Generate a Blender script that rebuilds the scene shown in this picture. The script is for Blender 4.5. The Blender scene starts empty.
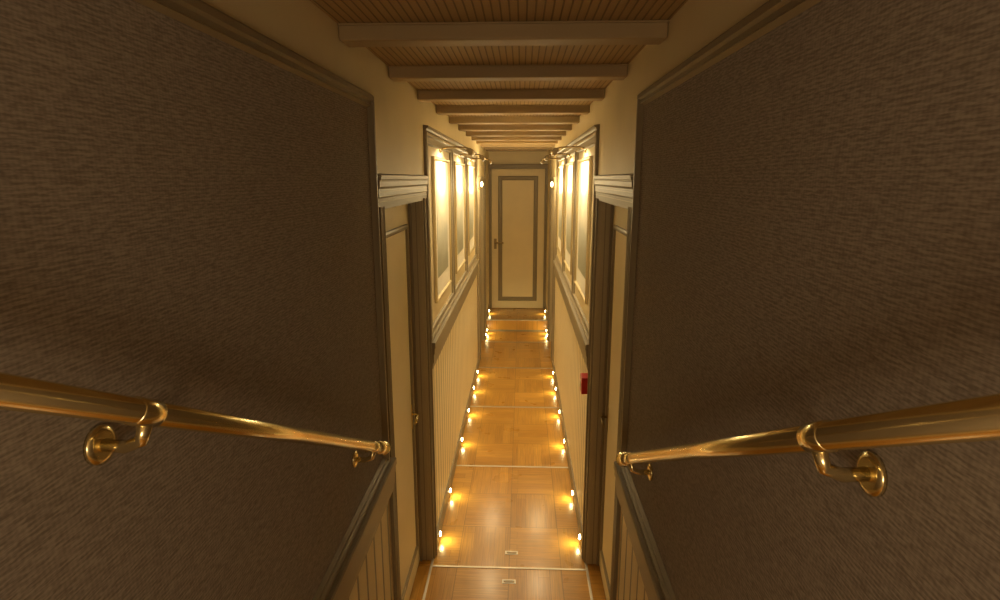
import bpy, bmesh, math
from mathutils import Vector, Matrix
XL, XR = 0.507, 0.39
C = bpy.context.scene.collection
sc = bpy.context.scene
# ---------------------------------------------------------------- materials
def newmat(name):
    m = bpy.data.materials.new(name); m.use_nodes = True
    nt = m.node_tree; b = nt.nodes['Principled BSDF']
    return m, nt, b
def N(nt, t, **kw):
    n = nt.nodes.new(t)
    for k, v in kw.items():
        setattr(n, k, v)
    return n
def mth(nt, op, a, b=None):
    n = N(nt, 'ShaderNodeMath', operation=op)
    for i, v in enumerate((a, b)):
        if v is None: continue
        if hasattr(v, 'links'): nt.links.new(v, n.inputs[i])
        else: n.inputs[i].default_value = v
    return n.outputs[0]
def mixc(nt, f, a, b):
    n = N(nt, 'ShaderNodeMix', data_type='RGBA')
    for i, v in ((0, f), (6, a), (7, b)):
        if hasattr(v, 'links'): nt.links.new(v, n.inputs[i])
        else: n.inputs[i].default_value = v if i == 0 else (*v, 1)
    return n.outputs[2]
def mulc(nt, a, v, fac=1.0):
    n = N(nt, 'ShaderNodeMix', data_type='RGBA', blend_type='MULTIPLY'); n.inputs[0].default_value = fac
    nt.links.new(a, n.inputs[6]); nt.links.new(v, n.inputs[7])
    return n.outputs[2]
def mrange(nt, v, f0, f1, t0, t1):
    n = N(nt, 'ShaderNodeMapRange')
    n.inputs['From Min'].default_value = f0; n.inputs['From Max'].default_value = f1
    n.inputs['To Min'].default_value = t0; n.inputs['To Max'].default_value = t1
    nt.links.new(v, n.inputs['Value']); return n.outputs[0]
def paint(name, col, rough=0.5, var=0.12, bump=0.05):
    m, nt, b = newmat(name)
    tc = N(nt, 'ShaderNodeTexCoord'); no = N(nt, 'ShaderNodeTexNoise')
    no.inputs['Scale'].default_value = 3; no.inputs['Detail'].default_value = 6
    nt.links.new(tc.outputs['Object'], no.inputs['Vector'])
    c = mixc(nt, no.outputs['Fac'], tuple(x*(1-var) for x in col), tuple(min(1, x*(1+var)) for x in col))
    nt.links.new(c, b.inputs['Base Color']); b.inputs['Roughness'].default_value = rough
    n2 = N(nt, 'ShaderNodeTexNoise'); n2.inputs['Scale'].default_value = 120
    nt.links.new(tc.outputs['Object'], n2.inputs['Vector'])
    bp = N(nt, 'ShaderNodeBump'); bp.inputs['Strength'].default_value = bump; bp.inputs['Distance'].default_value = 0.002
    nt.links.new(n2.outputs['Fac'], bp.inputs['Height']); nt.links.new(bp.outputs[0], b.inputs['Normal'])
    return m
def bead(name, col, axis, pitch, rough=0.5, dark=0.35, gw=0.12):
    m, nt, b = newmat(name)
    g = N(nt, 'ShaderNodeNewGeometry'); sx = N(nt, 'ShaderNodeSeparateXYZ')
    nt.links.new(g.outputs['Position'], sx.inputs[0])
    fr = mth(nt, 'FRACT', mth(nt, 'DIVIDE', mth(nt, 'ADD', sx.outputs[axis], 20.0), pitch))
    tri = mth(nt, 'ABSOLUTE', mth(nt, 'SUBTRACT', fr, 0.5))
    gr = N(nt, 'ShaderNodeMapRange', interpolation_type='SMOOTHSTEP')
    gr.inputs['From Min'].default_value = gw*0.4; gr.inputs['From Max'].default_value = gw
    nt.links.new(tri, gr.inputs['Value'])
    no = N(nt, 'ShaderNodeTexNoise'); no.inputs['Scale'].default_value = 4
    nt.links.new(g.outputs['Position'], no.inputs['Vector'])
    c1 = mixc(nt, no.outputs['Fac'], tuple(x*0.9 for x in col), tuple(min(1, x*1.1) for x in col))
    c = mixc(nt, gr.outputs[0], tuple(x*dark for x in col), c1)
    nt.links.new(c, b.inputs['Base Color']); b.inputs['Roughness'].default_value = rough
    bp = N(nt, 'ShaderNodeBump'); bp.inputs['Strength'].default_value = 0.5; bp.inputs['Distance'].default_value = 0.004
    nt.links.new(gr.outputs[0], bp.inputs['Height']); nt.links.new(bp.outputs[0], b.inputs['Normal'])
    return m
def metal(name, col, rough=0.25):
    m, nt, b = newmat(name)
    b.inputs['Metallic'].default_value = 1
    tc = N(nt, 'ShaderNodeTexCoord'); no = N(nt, 'ShaderNodeTexNoise'); no.inputs['Scale'].default_value = 6
    nt.links.new(tc.outputs['Object'], no.inputs['Vector'])
    nt.links.new(mrange(nt, no.outputs['Fac'], 0, 1, rough*0.95, rough*1.05), b.inputs['Roughness'])
    b.inputs['Base Color'].default_value = (*col, 1)
    return m
def emis(name, col, st):
    m, nt, b = newmat(name)
    b.inputs['Base Color'].default_value = (*col, 1)
    b.inputs['Emission Color'].default_value = (*col, 1); b.inputs['Emission Strength'].default_value = st
    return m

CREAM = paint('cream_paint', (0.82, 0.705, 0.45), 0.5)
TAUPE = paint('taupe_paint', (0.265, 0.215, 0.135), 0.42)
TAUPE_LIT = paint('taupe_jamb_lit', (0.46, 0.39, 0.25), 0.45)  # lightened copy of the taupe, puts light into the dim far jamb face
BEAMC = paint('taupe_beam_paint', (0.38, 0.28, 0.15), 0.5, var=0.18, bump=0.2)
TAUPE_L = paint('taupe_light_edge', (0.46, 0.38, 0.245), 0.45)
BEADW = bead('beadboard_wall', (0.84, 0.72, 0.47), 1, 0.10, gw=0.12, dark=0.30)
BEADC = bead('beadboard_ceiling', (0.40, 0.275, 0.13), 0, 0.022, rough=0.6, gw=0.15, dark=0.5)
BRASS = metal('polished_brass', (0.96, 0.84, 0.50), 0.20)
BRASS_D = metal('aged_brass', (0.34, 0.26, 0.14), 0.35)
STEEL = metal('brushed_strip', (0.62, 0.56, 0.46), 0.48)
RED = paint('red_plastic', (0.50, 0.012, 0.01), 0.3)
GLASSW = paint('white_glass', (0.75, 0.72, 0.68), 0.1)
GOLD = metal('gilt_frame', (0.66, 0.55, 0.32), 0.4)
MATB = paint('mount_card', (0.86, 0.81, 0.68), 0.7)
LED = emis('led_lens', (1.0, 0.86, 0.42), 40)
BULB = emis('lamp_bulb', (1.0, 0.80, 0.45), 12)
def fabric():
    m, nt, b = newmat('woven_fabric')
    g = N(nt, 'ShaderNodeNewGeometry'); mp = N(nt, 'ShaderNodeMapping')
    sx = N(nt, 'ShaderNodeSeparateXYZ'); nt.links.new(g.outputs['Position'], sx.inputs[0])
    nt.links.new(g.outputs['Position'], mp.inputs[0]); mp.inputs['Scale'].default_value = (1, 75, 480)
    n1 = N(nt, 'ShaderNodeTexNoise'); n1.inputs['Scale'].default_value = 1.0; n1.inputs['Detail'].default_value = 1
    nt.links.new(mp.outputs[0], n1.inputs['Vector'])
    th = mth(nt, 'SINE', mth(nt, 'MULTIPLY', sx.outputs[2], 2*math.pi/0.006))
    tv = mth(nt, 'SINE', mth(nt, 'MULTIPLY', sx.outputs[1], 2*math.pi/0.007))
    s = mth(nt, 'ADD', mth(nt, 'MULTIPLY', th, 0.08), mth(nt, 'ADD', mth(nt, 'MULTIPLY', tv, 0.04), n1.outputs['Fac']))
    f = mrange(nt, s, 0.28, 0.72, 0, 1)
    c = mixc(nt, f, (0.235, 0.205, 0.180), (0.42, 0.370, 0.328))
    nt.links.new(c, b.inputs['Base Color']); b.inputs['Roughness'].default_value = 0.9
    b.inputs['Specular IOR Level'].default_value = 0.2
    bp = N(nt, 'ShaderNodeBump'); bp.inputs['Strength'].default_value = 0.05; bp.inputs['Distance'].default_value = 0.0006
    nt.links.new(s, bp.inputs['Height']); nt.links.new(bp.outputs[0], b.inputs['Normal'])
    return m
FABRIC = fabric()
def parquet():
    m, nt, b = newmat('parquet_floor')
    g = N(nt, 'ShaderNodeNewGeometry')
    BX, BY = 0.30, 0.393333
    ck_m = N(nt, 'ShaderNodeMapping'); nt.links.new(g.outputs['Position'], ck_m.inputs[0])
    ck_m.inputs['Location'].default_value = (0.19+10, -2.885/BY+10, 0.37); ck_m.inputs['Scale'].default_value = (1/BX, 1/BY, 0.1)
    ck = N(nt, 'ShaderNodeTexChecker'); ck.inputs['Scale'].default_value = 1
    nt.links.new(ck_m.outputs[0], ck.inputs['Vector'])
    sp = N(nt, 'ShaderNodeSeparateXYZ'); nt.links.new(ck_m.outputs[0], sp.inputs[0])
    fl = N(nt, 'ShaderNodeCombineXYZ')
    nt.links.new(mth(nt, 'FLOOR', sp.outputs[0]), fl.inputs[0]); nt.links.new(mth(nt, 'FLOOR', sp.outputs[1]), fl.inputs[1])
    wn = N(nt, 'ShaderNodeTexWhiteNoise'); nt.links.new(fl.outputs[0], wn.inputs['Vector'])
    def edge(o, size):
        fr = mth(nt, 'FRACT', o); d = mth(nt, 'SUBTRACT', 0.5, mth(nt, 'ABSOLUTE', mth(nt, 'SUBTRACT', fr, 0.5)))
        return mth(nt, 'MULTIPLY', d, size)
    dmin = mth(nt, 'MINIMUM', edge(sp.outputs[0], BX), edge(sp.outputs[1], BY))
    joint = mrange(nt, dmin, 0.0008, 0.0030, 0.55, 1.0)
    cols = []
    for rot in (0, math.pi/2):
        mp = N(nt, 'ShaderNodeMapping'); nt.links.new(g.outputs['Position'], mp.inputs[0])
        mp.inputs['Rotation'].default_value = (0, 0, rot); mp.inputs['Location'].default_value = (0.013, 0.02, 0)
        br = N(nt, 'ShaderNodeTexBrick'); br.inputs['Scale'].default_value = 1
        br.inputs['Brick Width'].default_value = 0.80; br.inputs['Row Height'].default_value = 0.065
        br.inputs['Mortar Size'].default_value = 0.0008; br.inputs['Mortar Smooth'].default_value = 0.2
        br.inputs['Color1'].default_value = (0.66, 0.345, 0.062, 1); br.inputs['Color2'].default_value = (0.54, 0.265, 0.042, 1)
        br.inputs['Mortar'].default_value = (0.32, 0.14, 0.022, 1)
        nt.links.new(mp.outputs[0], br.inputs['Vector'])
        mp3 = N(nt, 'ShaderNodeMapping'); nt.links.new(mp.outputs[0], mp3.inputs[0]); mp3.inputs['Scale'].default_value = (5, 110, 4)
        no = N(nt, 'ShaderNodeTexNoise'); no.inputs['Scale'].default_value = 1; no.inputs['Detail'].default_value = 5
        nt.links.new(mp3.outputs[0], no.inputs['Vector'])
        cols.append(mulc(nt, br.outputs['Color'], mrange(nt, no.outputs['Fac'], 0.25, 0.75, 0.65, 1.2), 0.7))
    c = mixc(nt, ck.outputs['Fac'], cols[0], cols[1])
    c = mulc(nt, c, mrange(nt, wn.outputs['Value'], 0, 1, 0.86, 1.05))
    c = mulc(nt, c, joint)
    nt.links.new(c, b.inputs['Base Color'])
    no = N(nt, 'ShaderNodeTexNoise'); no.inputs['Scale'].default_value = 5; nt.links.new(g.outputs['Position'], no.inputs['Vector'])
    nt.links.new(mrange(nt, no.outputs['Fac'], 0, 1, 0.24, 0.34), b.inputs['Roughness'])
    b.inputs['Coat Weight'].default_value = 0.5; b.inputs['Coat Roughness'].default_value = 0.17
    return m
PARQ = parquet()
def printmat():
    m, nt, b = newmat('landscape_print')
    tc = N(nt, 'ShaderNodeTexCoord'); oi = N(nt, 'ShaderNodeObjectInfo'); sx = N(nt, 'ShaderNodeSeparateXYZ')
    nt.links.new(tc.outputs['Object'], sx.inputs[0])
    no = N(nt, 'ShaderNodeTexNoise', noise_dimensions='4D'); no.inputs['Scale'].default_value = 7; no.inputs['Detail'].default_value = 7
    nt.links.new(tc.outputs['Object'], no.inputs['Vector'])
    nt.links.new(mth(nt, 'MULTIPLY', oi.outputs['Random'], 30), no.inputs['W'])
    h = mth(nt, 'ADD', mth(nt, 'MULTIPLY', sx.outputs[2], 2.0), mth(nt, 'MULTIPLY', no.outputs['Fac'], 0.6))
    cr = N(nt, 'ShaderNodeValToRGB'); e = cr.color_ramp.elements
    e[0].position = 0.0; e[0].color = (0.32, 0.33, 0.25, 1); e[1].position = 1; e[1].color = (0.68, 0.64, 0.50, 1)
    for p, c in ((0.2, (0.42, 0.43, 0.35, 1)), (0.38, (0.48, 0.49, 0.41, 1)), (0.5, (0.62, 0.59, 0.47, 1))):
        x = e.new(p); x.color = c
    nt.links.new(mth(nt, 'ADD', h, 0.15), cr.inputs[0])
    nt.links.new(cr.outputs[0], b.inputs['Base Color']); b.inputs['Roughness'].default_value = 0.3
    return m
PRINT = printmat()
# ---------------------------------------------------------------- mesh helpers
class MB:
    def __init__(s, *mats): s.bm = bmesh.new(); s.mats = mats
    def box(s, x0, x1, y0, y1, z0, z1, mi=0, bev=0.0):
        x0, x1 = min(x0, x1), max(x0, x1)
        vs = [s.bm.verts.new((x, y, z)) for x in (x0, x1) for y in (y0, y1) for z in (z0, z1)]
        fs = []
        for q in ((0,1,3,2),(4,6,7,5),(0,4,5,1),(2,3,7,6),(0,2,6,4),(1,5,7,3)):
            f = s.bm.faces.new([vs[i] for i in q]); f.material_index = mi; fs.append(f)
        if bev > 0:
            ed = list({e for f in fs for e in f.edges})
            r = bmesh.ops.bevel(s.bm, geom=ed, offset=bev, segments=2, affect='EDGES', profile=0.5)
            for f in r['faces']: f.material_index = mi
        return s
    def prism(s, prof, fn, t0, t1, mi=0):
        A = [s.bm.verts.new(fn(a, b, t0)) for a, b in prof]; B = [s.bm.verts.new(fn(a, b, t1)) for a, b in prof]
        n = len(prof)
        for i in range(n):
            f = s.bm.faces.new((A[i], A[(i+1) % n], B[(i+1) % n], B[i])); f.material_index = mi
        f = s.bm.faces.new(A); f.material_index = mi
        f = s.bm.faces.new(B[::-1]); f.material_index = mi
        return s
    def frame(s, fn, a0, a1, b0, b1, prof, mis=None):
        rings = []
        for t, u in prof:
            rings.append([s.bm.verts.new(fn(a, b, u)) for a, b in ((a0+t, b0+t), (a1-t, b0+t), (a1-t, b1-t), (a0+t, b1-t))])
        for k in range(len(rings)-1):
            for i in range(4):
                f = s.bm.faces.new((rings[k][i], rings[k][(i+1) % 4], rings[k+1][(i+1) % 4], rings[k+1][i]))
                f.material_index = mis[k] if mis else 0
        return s
    def tube(s, pts, r, seg=14, mi=0):
        pts = [Vector(p) for p in pts]; rs = r if isinstance(r, (list, tuple)) else [r]*len(pts)
        rings = []; up = None
        for i, p in enumerate(pts):
            d = (pts[min(i+1, len(pts)-1)] - pts[max(i-1, 0)]).normalized()
            if up is None:
                up = Vector((0, 0, 1)) if abs(d.z) < 0.9 else Vector((1, 0, 0))
            a = d.cross(up).normalized(); b2 = a.cross(d).normalized(); up = b2
            rings.append([s.bm.verts.new(p + rs[i]*(math.cos(2*math.pi*j/seg)*a + math.sin(2*math.pi*j/seg)*b2)) for j in range(seg)])
        for k in range(len(rings)-1):
            for j in range(seg):
                f = s.bm.faces.new((rings[k][j], rings[k][(j+1) % seg], rings[k+1][(j+1) % seg], rings[k+1][j])); f.material_index = mi; f.smooth = True
        for q in (rings[0][::-1], rings[-1]):
            f = s.bm.faces.new(q); f.material_index = mi
        return s
    def done(s, name, origin=(0, 0, 0), parent=None, loc=None, rotz=0.0, **props):
        bmesh.ops.recalc_face_normals(s.bm, faces=s.bm.faces)
        me = bpy.data.meshes.new(name)
        o = Vector(origin)
        for v in s.bm.verts: v.co -= o
        s.bm.to_mesh(me); s.bm.free()
        for m in s.mats: me.materials.append(m)
        ob = bpy.data.objects.new(name, me); C.objects.link(ob)
        ob.location = o if loc is None else loc
        ob.rotation_euler[2] = rotz
        if parent: ob.parent = parent
        for k, v in props.items(): ob[k] = v
        return ob
def empty(name, loc, rotz=0, **props):
    e = bpy.data.objects.new(name, None); e.empty_display_size = 0.05; C.objects.link(e)
    e.location = loc; e.rotation_euler[2] = rotz
    for k, v in props.items(): e[k] = v
    return e
def clone(e, loc, rotz):
    n = e.copy(); C.objects.link(n); n.location = loc; n.rotation_euler[2] = rotz
    for ch in list(e.children):
        c = ch.copy(); c.parent = n; c.matrix_parent_inverse = ch.matrix_parent_inverse.copy(); C.objects.link(c)
    return n
def U(side, u): return -XL + u if side < 0 else XR - u

CZ = 2.612; FAR = 8.86; STEPY = 8.08; STEPZ = 0.17; BACK = -1.7
D1 = (2.07, 2.95); DTOP = 2.10; WT = 0.17
D2 = (6.80, 7.58)
AW0, AW1 = 0.078, 0.058
WS = D1[1]+AW1
# ---------------------------------------------------------------- shell
MB(PARQ).box(-XL-WT, XR+WT, 1.75, STEPY, -0.1, 0).box(-XL-WT, XR+WT, STEPY, FAR+0.05, -0.1, STEPZ).done('floor', kind='structure', label='glossy honey parquet corridor floor with a raised step')
st = MB(PARQ)
for i, y in enumerate((1.75, 1.47, 1.19, 0.91)):
    y0 = (1.47, 1.19, 0.91, BACK)[i]
    st.box(-XL-WT, XR+WT, y0, y, -0.1, 0.155*(i+1))
st.done('floor_stairs', kind='structure', label='wooden steps descending into the corridor')
MB(BEADC).box(-XL-WT, XR+WT, BACK-0.1, FAR+0.1, CZ, CZ+0.06).done('ceiling', kind='structure', label='brown beadboard ceiling')
DADO0, DADO1 = 1.02, 1.155
CD0, CD1 = 1.16, 1.31
for side, nm in ((-1, 'left'), (1, 'right')):
    w = MB(CREAM, BEADW)
    def wb(y0, y1, z0, z1, mi=0): w.box(U(side, 0), U(side, -WT), y0, y1, z0, z1, mi)
    wb(BACK, D1[0], 0, DADO0+0.05, 1); wb(BACK, D1[0], DADO0+0.05, CZ)
    wb(D1[0], D1[1], DTOP, CZ)
    wb(D1[1], D2[0], 0, CD0+0.05, 1); wb(D1[1], D2[0], CD0+0.05, CZ)
    wb(D2[0], D2[1], DTOP, CZ)
    wb(D2[1], FAR, 0, CD0, 1); wb(D2[1], FAR, CD0, CZ)
    w.done('wall_'+nm, kind='structure', label='cream painted corridor wall with tongue-and-groove lower boarding')
MB(CREAM).box(-XL-WT, XR+WT, FAR, FAR+0.1, 0, CZ).done('wall_far', kind='structure', label='cream end wall')
MB(CREAM).box(-XL-WT, XR+WT, BACK-0.1, BACK, 0, CZ).done('wall_back', kind='structure', label='cream wall at the head of the stairs')
# ---------------------------------------------------------------- beams
beam0 = None
by = -1.30
while by < FAR-0.15:
    if beam0 is None:
        b = MB(BEAMC, TAUPE_L)
        W2 = (XL+XR)/2-0.001
        b.box(-W2, W2, -0.042, 0.042, -0.044, 0, 0, 0.006)
        b.box(-W2, W2, -0.048, 0.048, -0.005, 0.0, 0, 0.002)
        beam0 = b.done('ceiling_beam', loc=((XR-XL)/2, by, CZ), label='taupe painted ceiling beam spanning the beadboard ceiling', category='ceiling beam', group='ceiling beams')
    else:
        o = beam0.copy(); C.objects.link(o); o.location = ((XR-XL)/2, by, CZ)
    by += 0.60
# ---------------------------------------------------------------- trims
tn = 0
def trim(mb, label):
    global tn; tn += 1
    return mb.done('trim_%d' % tn, kind='structure', label=label)
def dado(side, y0, y1, z0, z1, d=0.04):
    h = z1-z0
    prof = [(0, z0), (d*0.55, z0), (d*0.62, z0+h*0.20), (d*0.72, z0+h*0.23), (d*0.74, z0+h*0.52), (d*0.86, z0+h*0.58), (d*0.88, z0+h*0.76), (d, z0+h*0.80), (d, z1-0.004), (d-0.004, z1), (0, z1)]
    t = MB(TAUPE)
    t.prism(prof, lambda a, b, y: (U(side, a), y, b), y0, y1)
    trim(t, 'stepped taupe dado rail along the wall')
for side in (-1, 1):
    dado(side, BACK, D1[0]-AW0-0.004, DADO0, DADO1, 0.035)
    dado(side, WS-0.003, 6.28, CD0, CD1, 0.036)
    for (a, b, big) in ((*D1, 1), (*D2, 0)):
        t = MB(TAUPE, TAUPE_L, TAUPE_LIT)
        for yo, sg, aw in ((a-AW0, 1, AW0), (b+AW1, -1, AW1)):
            k = aw/0.078
            prof = [(0, 0), (0.014, 0), (0.018, 0.02*k), (0.018, 0.035*k), (0.011, 0.038*k), (0.011, 0.058*k), (0.014, 0.062*k), (0.008, aw), (0, aw)]
            t.prism(prof, lambda u, tt, z, yo=yo, sg=sg: (U(side, u), yo+sg*tt, z), 0, DTOP)
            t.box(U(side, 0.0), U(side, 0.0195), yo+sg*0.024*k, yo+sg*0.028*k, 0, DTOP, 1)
        hp = [(0, DTOP), (0.010, DTOP), (0.011, DTOP+0.03), (0.013, DTOP+0.034), (0.013, DTOP+0.062), (0.017, DTOP+0.070), (0.018, DTOP+0.088), (0.022, DTOP+0.095), (0.024, DTOP+0.110), (0, DTOP+0.115)]
        t.prism(hp, lambda u, z, y: (U(side, u), y, z), a-AW0-0.008, b+AW1-0.004)
        for zz, uu in ((0.016, 0.012), (0.034, 0.0145), (0.050, 0.0145), (0.068, 0.0155), (0.090, 0.020), (0.104, 0.0252)):
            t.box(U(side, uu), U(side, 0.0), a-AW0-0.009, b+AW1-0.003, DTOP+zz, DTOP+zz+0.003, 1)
        t.box(U(side, 0.0), U(side, -WT), a, a+0.012, 0, DTOP)
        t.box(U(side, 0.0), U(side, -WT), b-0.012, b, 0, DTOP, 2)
        t.box(U(side, 0.0), U(side, -WT), a, b, DTOP-0.012, DTOP)
        ye = b-0.012
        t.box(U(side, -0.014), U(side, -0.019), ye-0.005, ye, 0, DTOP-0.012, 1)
        t.box(U(side, -0.034), U(side, -0.038), ye-0.005, ye, 0, DTOP-0.012, 0)
        t.box(U(side, -0.060), U(side, -0.073), ye-0.014, ye, 0, DTOP-0.012, 0)
        trim(t, 'moulded taupe door surround with stepped cornice')
    y0, y1, z0, z1 = WS, 6.28, CD1, 2.44
    t = MB(TAUPE, TAUPE_L)
    fn = lambda a, b, u: (U(side, u), a, b)
    fp = [(0, 0), (0, 0.013), (0.008, 0.018), (0.022, 0.018), (0.028, 0.012), (0.056, 0.010), (0.062, 0.014), (0.070, 0.006), (0.070, 0)]
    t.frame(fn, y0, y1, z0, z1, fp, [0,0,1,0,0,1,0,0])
    for ym in (4.14, 5.15):
        t.prism([(0, -0.08), (0.010, -0.075), (0.012, -0.02), (0.018, -0.018), (0.018, 0.018), (0.012, 0.02), (0.010, 0.075), (0, 0.08)],
                lambda u, tt, z, ym=ym: (U(side, u), ym+tt, z), z0+0.05, z1-0.05)
    trim(t, 'taupe moulding framing the picture wall in three bays')
    t = MB(TAUPE); t.prism([(0, z1), (0.016, z1), (0.020, z1+0.010), (0.028, z1+0.014), (0.028, z1+0.022), (0, z1+0.026)], lambda a, b, y: (U(side, a), y, b), y0-0.005, y1+0.01)
    trim(t, 'taupe cap moulding above the picture wall')
    t = MB(TAUPE)
    t.box(U(side, 0), U(side, 0.014), 6.42, 6.50, 0.11, 2.44, 0, 0.003)
    t.box(U(side, 0), U(side, 0.014), 7.80, 7.90, 0.11, 2.44, 0, 0.003)
    trim(t, 'flat taupe vertical strips beside the door')
for side, nm in ((-1, 'left'), (1, 'right')):
    for k, (a, b, z) in enumerate(((WS, D2[0]-AW0, 0), (D2[1]+AW1, STEPY, 0), (STEPY, FAR, STEPZ))):
        t = MB(TAUPE); t.prism([(0, z), (0.012, z), (0.012, z+0.085), (0.007, z+0.098), (0, z+0.10)], lambda u, zz, y: (U(side, u), y, zz), a, b)
        t.done('baseboard_'+nm, kind='structure', label='low taupe baseboard holding small floor lights')
for y, hw in ((2.885, .007), (4.065, .009), (5.245, .012), (6.425, .015), (7.51, .018)):
    t = MB(STEEL); t.box(-XL+0.002, XR-0.002, y-hw, y+hw, 0, 0.003, 0, 0.001)
    trim(t, 'thin metal joint strip across the parquet')
for x in (-XL+0.0, XR-0.0):
    t = MB(STEEL); t.box(x-0.007, x+0.007, 1.77, 3.0, 0, 0.004, 0, 0.001)
    trim(t, 'metal edge strip along the floor panel')
t = MB(STEEL); t.box(-XL, XR, STEPY-0.012, STEPY+0.025, STEPZ-0.010, STEPZ+0.003, 0, 0.001); trim(t, 'thin metal nosing on the raised step')
t = MB(TAUPE); t.box(-XL, XR, STEPY-0.014, STEPY, 0.0, 0.022, 0, 0.002); trim(t, 'dark strip at the foot of the raised step')
# ---------------------------------------------------------------- doors
def side_door(n, side, a, b, knob_y):
    y0, y1 = a+0.016, b-0.016; z0, z1 = 0.006, DTOP-0.016
    u0 = -0.075
    root = MB(CREAM); root.box(U(side, u0), U(side, u0-0.04), y0, y1, z0, z1, 0, 0.002)
    r = root.done('door_%d' % n, origin=(U(side, u0), (y0+y1)/2, z0), kind='structure', label='cream door with taupe panel moulding set in a deep frame')
    org = Vector((U(side, u0), (y0+y1)/2, z0))
    fn = lambda aa, bb, u: (U(side, u0+u), aa, bb)
    m = MB(TAUPE)
    m.frame(fn, y0+0.09, y1-0.07, 0.14, z1-0.11, [(0, 0), (0, 0.008), (0.010, 0.011), (0.022, 0.009), (0.028, 0)])
    o = m.done('panel_moulding', origin=org, parent=r, loc=(0, 0, 0))
    h = MB(BRASS_D if side > 0 else BRASS); z = 0.96
    h.box(U(side, u0), U(side, u0+0.005), knob_y-0.014, knob_y+0.014, z-0.08, z+0.06, 0, 0.002)
    h.tube([(U(side, u0), knob_y, z), (U(side, u0+0.03), knob_y, z), (U(side, u0+0.036), knob_y-0.01, z), (U(side, u0+0.036), knob_y-0.10, z-0.01)], 0.006)
    h.done('handle', origin=org, parent=r, loc=(0, 0, 0), label='brass lever handle')
dn = 0
for side in (-1, 1):
    dn += 1; side_door(dn, side, *D1, 2.84)
    dn += 1; side_door(dn, side, *D2, 7.46)
x0, x1, z0, z1 = -0.462, 0.345, STEPZ+0.008, 2.33
yf = FAR-0.03
org = Vector(((x0+x1)/2, yf, z0))
r = MB(CREAM).box(x0, x1, yf, FAR-0.002, z0, z1, 0, 0.002).done('door_%d' % (dn+1), origin=org, kind='structure', label='cream painted door with a single dark rectangular moulding')
m = MB(TAUPE); m.frame(lambda a, b, u: (a, yf-u, b), x0+0.10, x1-0.10, z0+0.12, z1-0.10, [(0, 0), (0, 0.006), (0.01, 0.016), (0.050, 0.012), (0.062, 0.004), (0.064, 0)])
m.done('panel_moulding', origin=org, parent=r, loc=(0, 0, 0))
h = MB(BRASS_D); hx = x0+0.055; hz = 1.22
h.box(hx-0.020, hx+0.020, yf-0.006, yf, hz-0.10, hz+0.06, 0, 0.003)
h.tube([(hx, yf, hz), (hx, yf-0.045, hz), (hx+0.012, yf-0.055, hz), (hx+0.13, yf-0.055, hz)], 0.012)
h.done('handle', origin=org, parent=r, loc=(0, 0, 0), label='brass lever handle')
t = MB(TAUPE)
t.box(-XL+0.001, x0-0.004, FAR-0.05, FAR-0.001, STEPZ, z1+0.008, 0, 0.003)
t.box(x1+0.004, XR-0.001, FAR-0.05, FAR-0.001, STEPZ, z1+0.008, 0, 0.003)
t.box(-XL+0.001, XR-0.001, FAR-0.055, FAR-0.001, z1+0.008, z1+0.075, 0, 0.004)
trim(t, 'taupe casing around the end door')
# ---------------------------------------------------------------- fabric panels
for side in (-1, 1):
    y0, y1, z0, z1 = BACK+0.05, 1.945, DADO1, 2.465
    e = empty('fabric_panel', (U(side, 0), (y0+y1)/2, z0), label='dark woven fabric wall panel edged in taupe moulding', category='wall panel', group='stairwell fabric panels')
    org = Vector((U(side, 0), (y0+y1)/2, z0))
    f = MB(FABRIC).box(U(side, 0.0005), U(side, 0.006), y0+0.01, y1-0.01, z0+0.002, z1-0.01)
    f.done('fabric', origin=org, parent=e, loc=(0, 0, 0))
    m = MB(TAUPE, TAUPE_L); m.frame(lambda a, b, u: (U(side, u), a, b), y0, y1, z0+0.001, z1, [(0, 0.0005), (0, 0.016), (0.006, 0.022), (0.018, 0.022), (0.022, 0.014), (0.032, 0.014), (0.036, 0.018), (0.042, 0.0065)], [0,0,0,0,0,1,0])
    m.done('moulding', origin=org, parent=e, loc=(0, 0, 0))
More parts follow.
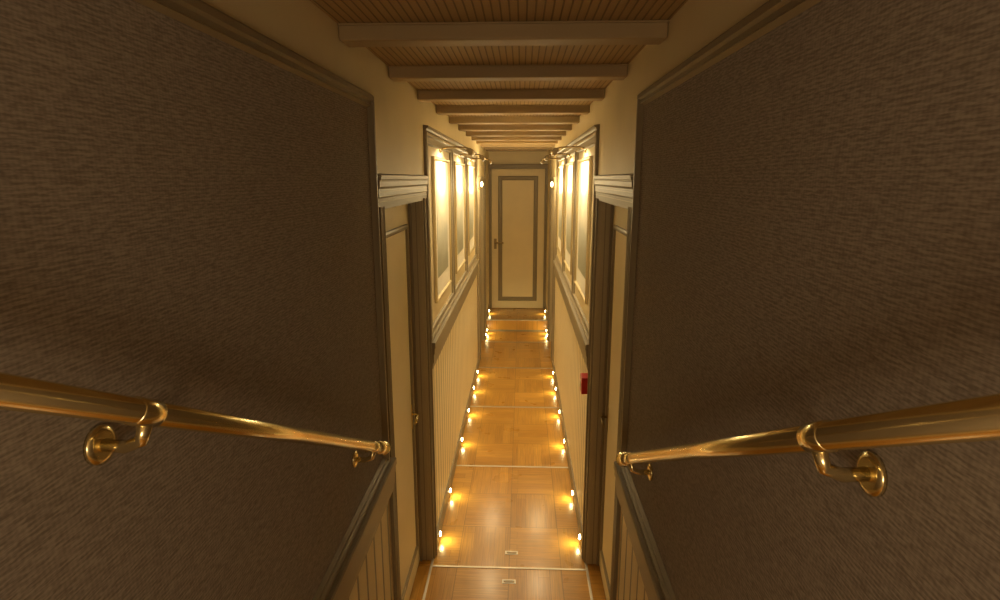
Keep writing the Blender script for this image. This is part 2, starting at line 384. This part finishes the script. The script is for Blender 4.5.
# ---------------------------------------------------------------- handrails
for side in (-1, 1):
    off = 0.068
    if side < 0: p_end = (1.66, 1.358); sl = 0.545
    else: p_end = (1.63, 1.350); sl = 0.55
    ey, ez = p_end; L = 1.75
    x = U(side, off)
    e = empty('handrail', (x, ey, ez), label='polished brass stair handrail on wall brackets', category='handrail', group='stair handrails')
    org = Vector((x, ey, ez)); dv = Vector((0, -1, sl)).normalized()
    P = [org, org + dv*L]
    MB(BRASS).tube(P, 0.0150, 32).done('rail', origin=org, parent=e, loc=(0, 0, 0))
    q = org
    fin = MB(BRASS)
    fin.tube([q+dv*0.068, q+dv*0.060, q+dv*0.02, q+dv*0.013, q-dv*0.005, q-dv*0.012, q-dv*0.026, q-dv*0.036], [0.0155, 0.0205, 0.0205, 0.018, 0.018, 0.023, 0.021, 0.011], 24)
    fin.tube([q-dv*0.004, q-dv*0.02+Vector((side*0.02, 0, -0.004)), Vector((U(side, 0.012), ey+0.028, ez-0.02)), Vector((U(side, 0.0075), ey+0.03, ez-0.02))], [0.009, 0.009, 0.009, 0.012], 12)
    fin.done('end_cap', origin=org, parent=e, loc=(0, 0, 0))
    for k in (0.11, 1.2):
        c = org + dv*k
        b = MB(BRASS)
        b.tube([(U(side, 0.0065), c.y, c.z-0.042), (U(side, 0.012), c.y, c.z-0.042), (U(side, 0.014), c.y, c.z-0.042)], [0.024, 0.024, 0.017], 20)
        b.tube([(U(side, 0.012), c.y, c.z-0.042), (U(side, 0.04), c.y, c.z-0.044), (U(side, 0.06), c.y, c.z-0.036), (x, c.y, c.z-0.013)], 0.008, 12)
        b.tube([c+dv*-0.02, c+dv*-0.018, c+dv*0.018, c+dv*0.02], [0.0152, 0.0168, 0.0168, 0.0152], 24)
        b.done('bracket', origin=org, parent=e, loc=(0, 0, 0))
# ---------------------------------------------------------------- pictures
PW, PH = 0.70, 0.84
e = empty('framed_picture', (-XL+0.001, 3.72, 1.48), label='framed landscape print with pale mount under a brass lamp', category='picture', group='framed prints on the corridor walls')
fn = lambda a, b, u: (u, a, b)
MB(GOLD).frame(fn, -PW/2, PW/2, 0, PH, [(0, 0), (0, 0.014), (0.005, 0.018), (0.014, 0.016), (0.018, 0.012), (0.022, 0.006)]).done('frame', parent=e, loc=(0, 0, 0))
MB(MATB).box(0.001, 0.006, -PW/2+0.01, PW/2-0.01, 0.01, PH-0.01).done('mount', parent=e, loc=(0, 0, 0))
p = MB(PRINT).box(0.006, 0.0075, -PW/2+0.12, PW/2-0.12, -0.29, 0.23)
p.done('print', parent=e, loc=(0, 0, PH/2), label='muted grey-green landscape print')
pic = e
pys = (3.60, 4.645, 5.68)
for side in (-1, 1):
    for y in pys:
        if side < 0 and y == pys[0]: pic.location = (-XL+0.001, y, 1.48); continue
        clone(pic, (U(side, 0.001), y, 1.48), 0 if side < 0 else math.pi)
# ---------------------------------------------------------------- picture lights
LZ = 2.375
e = empty('picture_light', (-XL, pys[0], LZ), label='brass picture light with a slim arm above a framed print', category='picture light', group='brass picture lights')
MB(BRASS_D).tube([(0.0, 0, 0), (0.008, 0, 0), (0.012, 0, 0)], [0.024, 0.024, 0.014], 18).done('backplate', parent=e, loc=(0, 0, 0))
MB(BRASS_D).tube([(0.008, 0, 0), (0.04, 0, 0.008), (0.11, 0, 0.010), (0.165, 0, 0.006), (0.188, 0, -0.004)], 0.006, 10).done('arm', parent=e, loc=(0, 0, 0))
s = MB(BRASS_D); cx, cz, r1, hl = 0.190, -0.020, 0.022, 0.085
rings = []
angs = [math.radians(a) for a in range(-80, 161, 20)]
for yy in (-hl, hl):
    rings.append([s.bm.verts.new((cx+r1*math.cos(a), yy, cz+r1*math.sin(a))) for a in angs])
for j in range(len(angs)-1):
    f = s.bm.faces.new((rings[0][j], rings[0][j+1], rings[1][j+1], rings[1][j])); f.smooth = True
for rg in rings: s.bm.faces.new(rg)
sh = s.done('shade', parent=e, loc=(0, 0, 0))
md = sh.modifiers.new('t', 'SOLIDIFY'); md.thickness = 0.0015
MB(BULB).tube([(cx-0.002, -0.07, cz), (cx-0.002, 0.07, cz)], 0.006, 10).done('bulb', parent=e, loc=(0, 0, 0))
ld = bpy.data.lights.new('picture_lamp', 'AREA'); ld.shape = 'RECTANGLE'; ld.size = 0.12; ld.size_y = 0.02; ld.energy = 5.2; ld.color = (1.0, 0.78, 0.44)
lo = bpy.data.objects.new('lamp_glow', ld); C.objects.link(lo); lo.parent = e; lo.location = (cx-0.013, 0, cz-0.012)
d = Vector((-0.48, 0, -0.88)).normalized(); xa = Vector((0, 1, 0)); za = -d; ya = za.cross(xa)
lo.rotation_euler = Matrix((xa, ya, za)).transposed().to_euler()
ld.spread = math.radians(150)
pl = e
for side in (-1, 1):
    for y in pys:
        if side < 0 and y == pys[0]: continue
        clone(pl, (U(side, 0.0), y, LZ), 0 if side < 0 else math.pi)
# ---------------------------------------------------------------- small wall sconces near the end
e = empty('wall_sconce', (-XL, 6.56, 2.10), label='small brass wall sconce with a glowing shade', category='wall lamp', group='wall sconces near the end door')
MB(BRASS_D).box(0.0, 0.008, -0.02, 0.02, -0.05, 0.05, 0, 0.003).done('backplate', parent=e, loc=(0, 0, 0))
MB(BRASS_D).tube([(0.006, 0, -0.01), (0.03, 0, -0.025), (0.05, 0, -0.01), (0.052, 0, 0.01)], 0.005, 10).done('arm', parent=e, loc=(0, 0, 0))
sp = MB(BULB); sp.tube([(0.052, 0, 0.008), (0.052, 0, 0.012), (0.052, 0, 0.04), (0.052, 0, 0.052), (0.052, 0, 0.058)], [0.008, 0.012, 0.014, 0.010, 0.004], 14)
sp.done('lamp_shade', parent=e, loc=(0, 0, 0))
ld2 = bpy.data.lights.new('sconce_lamp', 'POINT'); ld2.energy = 9.5; ld2.color = (1.0, 0.78, 0.42); ld2.shadow_soft_size = 0.09
lo = bpy.data.objects.new('lamp_glow', ld2); C.objects.link(lo); lo.parent = e; lo.location = (0.16, 0, 0.03)
clone(e, (XR, 6.56, 2.10), math.pi)
# ---------------------------------------------------------------- floor lights
e = empty('floor_light', (-XL+0.012, 3.12, 0.05), label='small round glowing floor light set in the baseboard', category='floor light', group='floor lights along the baseboards')
MB(BRASS_D).tube([(0, 0, 0), (0.004, 0, 0), (0.007, 0, 0)], [0.024, 0.024, 0.019], 20).done('bezel', parent=e, loc=(0, 0, 0))
MB(LED).tube([(0.0055, 0, 0), (0.010, 0, 0), (0.014, 0, 0)], [0.017, 0.015, 0.006], 16).done('lens', parent=e, loc=(0, 0, 0))
ld3 = bpy.data.lights.new('floor_lamp_glow', 'AREA'); ld3.shape = 'DISK'; ld3.size = 0.025; ld3.energy = 0.27; ld3.color = (1.0, 0.80, 0.32)
lo = bpy.data.objects.new('lamp_glow', ld3); C.objects.link(lo); lo.parent = e; lo.location = (0.018, 0, 0.0)
lo.rotation_euler = (0, math.radians(-75), 0)
ys = (3.12, 3.62, 4.42, 5.03, 5.63, 6.13, 7.39, 7.95)
for s_ in (-1, 1):
    for y_ in ys:
        if s_ < 0 and y_ == ys[0]: continue
        if abs(y_-7.39) < .01: y_ = 7.70
        clone(e, (U(s_, 0.012), y_, 0.05), 0 if s_ < 0 else math.pi)
    clone(e, (U(s_, 0.012), 8.45, STEPZ+0.05), 0 if s_ < 0 else math.pi)
# ---------------------------------------------------------------- fire call point
e = empty('fire_alarm_call_point', (XR, 3.10, 1.05), label='red fire alarm call point box below the dado rail', category='fire alarm', )
o = Vector((XR, 3.10, 1.05))
MB(RED).box(XR-0.045, XR, 3.055, 3.145, 1.0, 1.10, 0, 0.006).done('housing', origin=o, parent=e, loc=(0, 0, 0))
MB(GLASSW).box(XR-0.048, XR-0.045, 3.075, 3.125, 1.03, 1.07, 0, 0.001).done('glass', origin=o, parent=e, loc=(0, 0, 0), label='white break glass window')
# ---------------------------------------------------------------- floor lifting pulls
e = empty('floor_hatch_pull', (-0.045, 3.02, 0.0), label='flush metal lifting pull in the parquet floor hatch', category='floor handle', group='floor hatch pulls')
f = MB(STEEL); f.frame(lambda a, b, u: (a, b, u), -0.038, 0.038, -0.016, 0.016, [(0, 0), (0, 0.003), (0.008, 0.003), (0.009, 0.0005)]); f.done('plate', parent=e, loc=(0, 0, 0))
MB(STEEL).tube([(-0.024, 0.004, 0.003), (-0.018, -0.006, 0.004), (0.018, -0.006, 0.004), (0.024, 0.004, 0.003)], 0.003, 8).done('ring', parent=e, loc=(0, 0, 0))
clone(e, (-0.055, 2.77, 0.0), 0.0)
# ---------------------------------------------------------------- added fill lamp behind the camera, brightens the near walls
e = empty('added_fill_pendant', (-0.05, -1.0, CZ), label='added unseen fill lamp, shaped as a brass pendant with a frosted globe', category='added fill lamp')
MB(BRASS).tube([(0, 0, 0), (0, 0, -0.015), (0, 0, -0.02), (0, 0, -0.022), (0, 0, -0.30)], [0.05, 0.05, 0.03, 0.006, 0.006], 24).done('rod', parent=e, loc=(0, 0, 0))
G = MB(emis('fill_globe', (1.0, 0.76, 0.45), 6))
G.tube([(0, 0, -0.30-0.14*(1-math.cos(math.pi*k/10))/2) for k in range(11)], [max(0.008, 0.07*math.sin(math.pi*k/10)) for k in range(11)], 24)
G.done('lamp_shade', parent=e, loc=(0, 0, 0))
ld4 = bpy.data.lights.new('added_fill_light', 'POINT'); ld4.shadow_soft_size = 0.20; ld4.energy = 20.0; ld4.color = (1.0, 0.75, 0.45)
lo = bpy.data.objects.new('lamp_glow', ld4); C.objects.link(lo); lo.parent = e; lo.location = (0, 0.15, -0.68)
# ---------------------------------------------------------------- world, camera
w = bpy.data.worlds.new('w'); sc.world = w; w.use_nodes = True
w.node_tree.nodes['Background'].inputs[0].default_value = (0.02, 0.015, 0.01, 1)
cd = bpy.data.cameras.new('cam'); cam = bpy.data.objects.new('cam', cd); C.objects.link(cam)
cd.sensor_width = 36; cd.lens = 569/1000*36; cd.clip_start = 0.02
cam.location = (0, 0, 2.2); cam.rotation_euler = (math.radians(90-12.1), 0, math.radians(2.165))
sc.camera = cam
sc.view_settings.view_transform = 'Standard'
sc.view_settings.look = 'None'
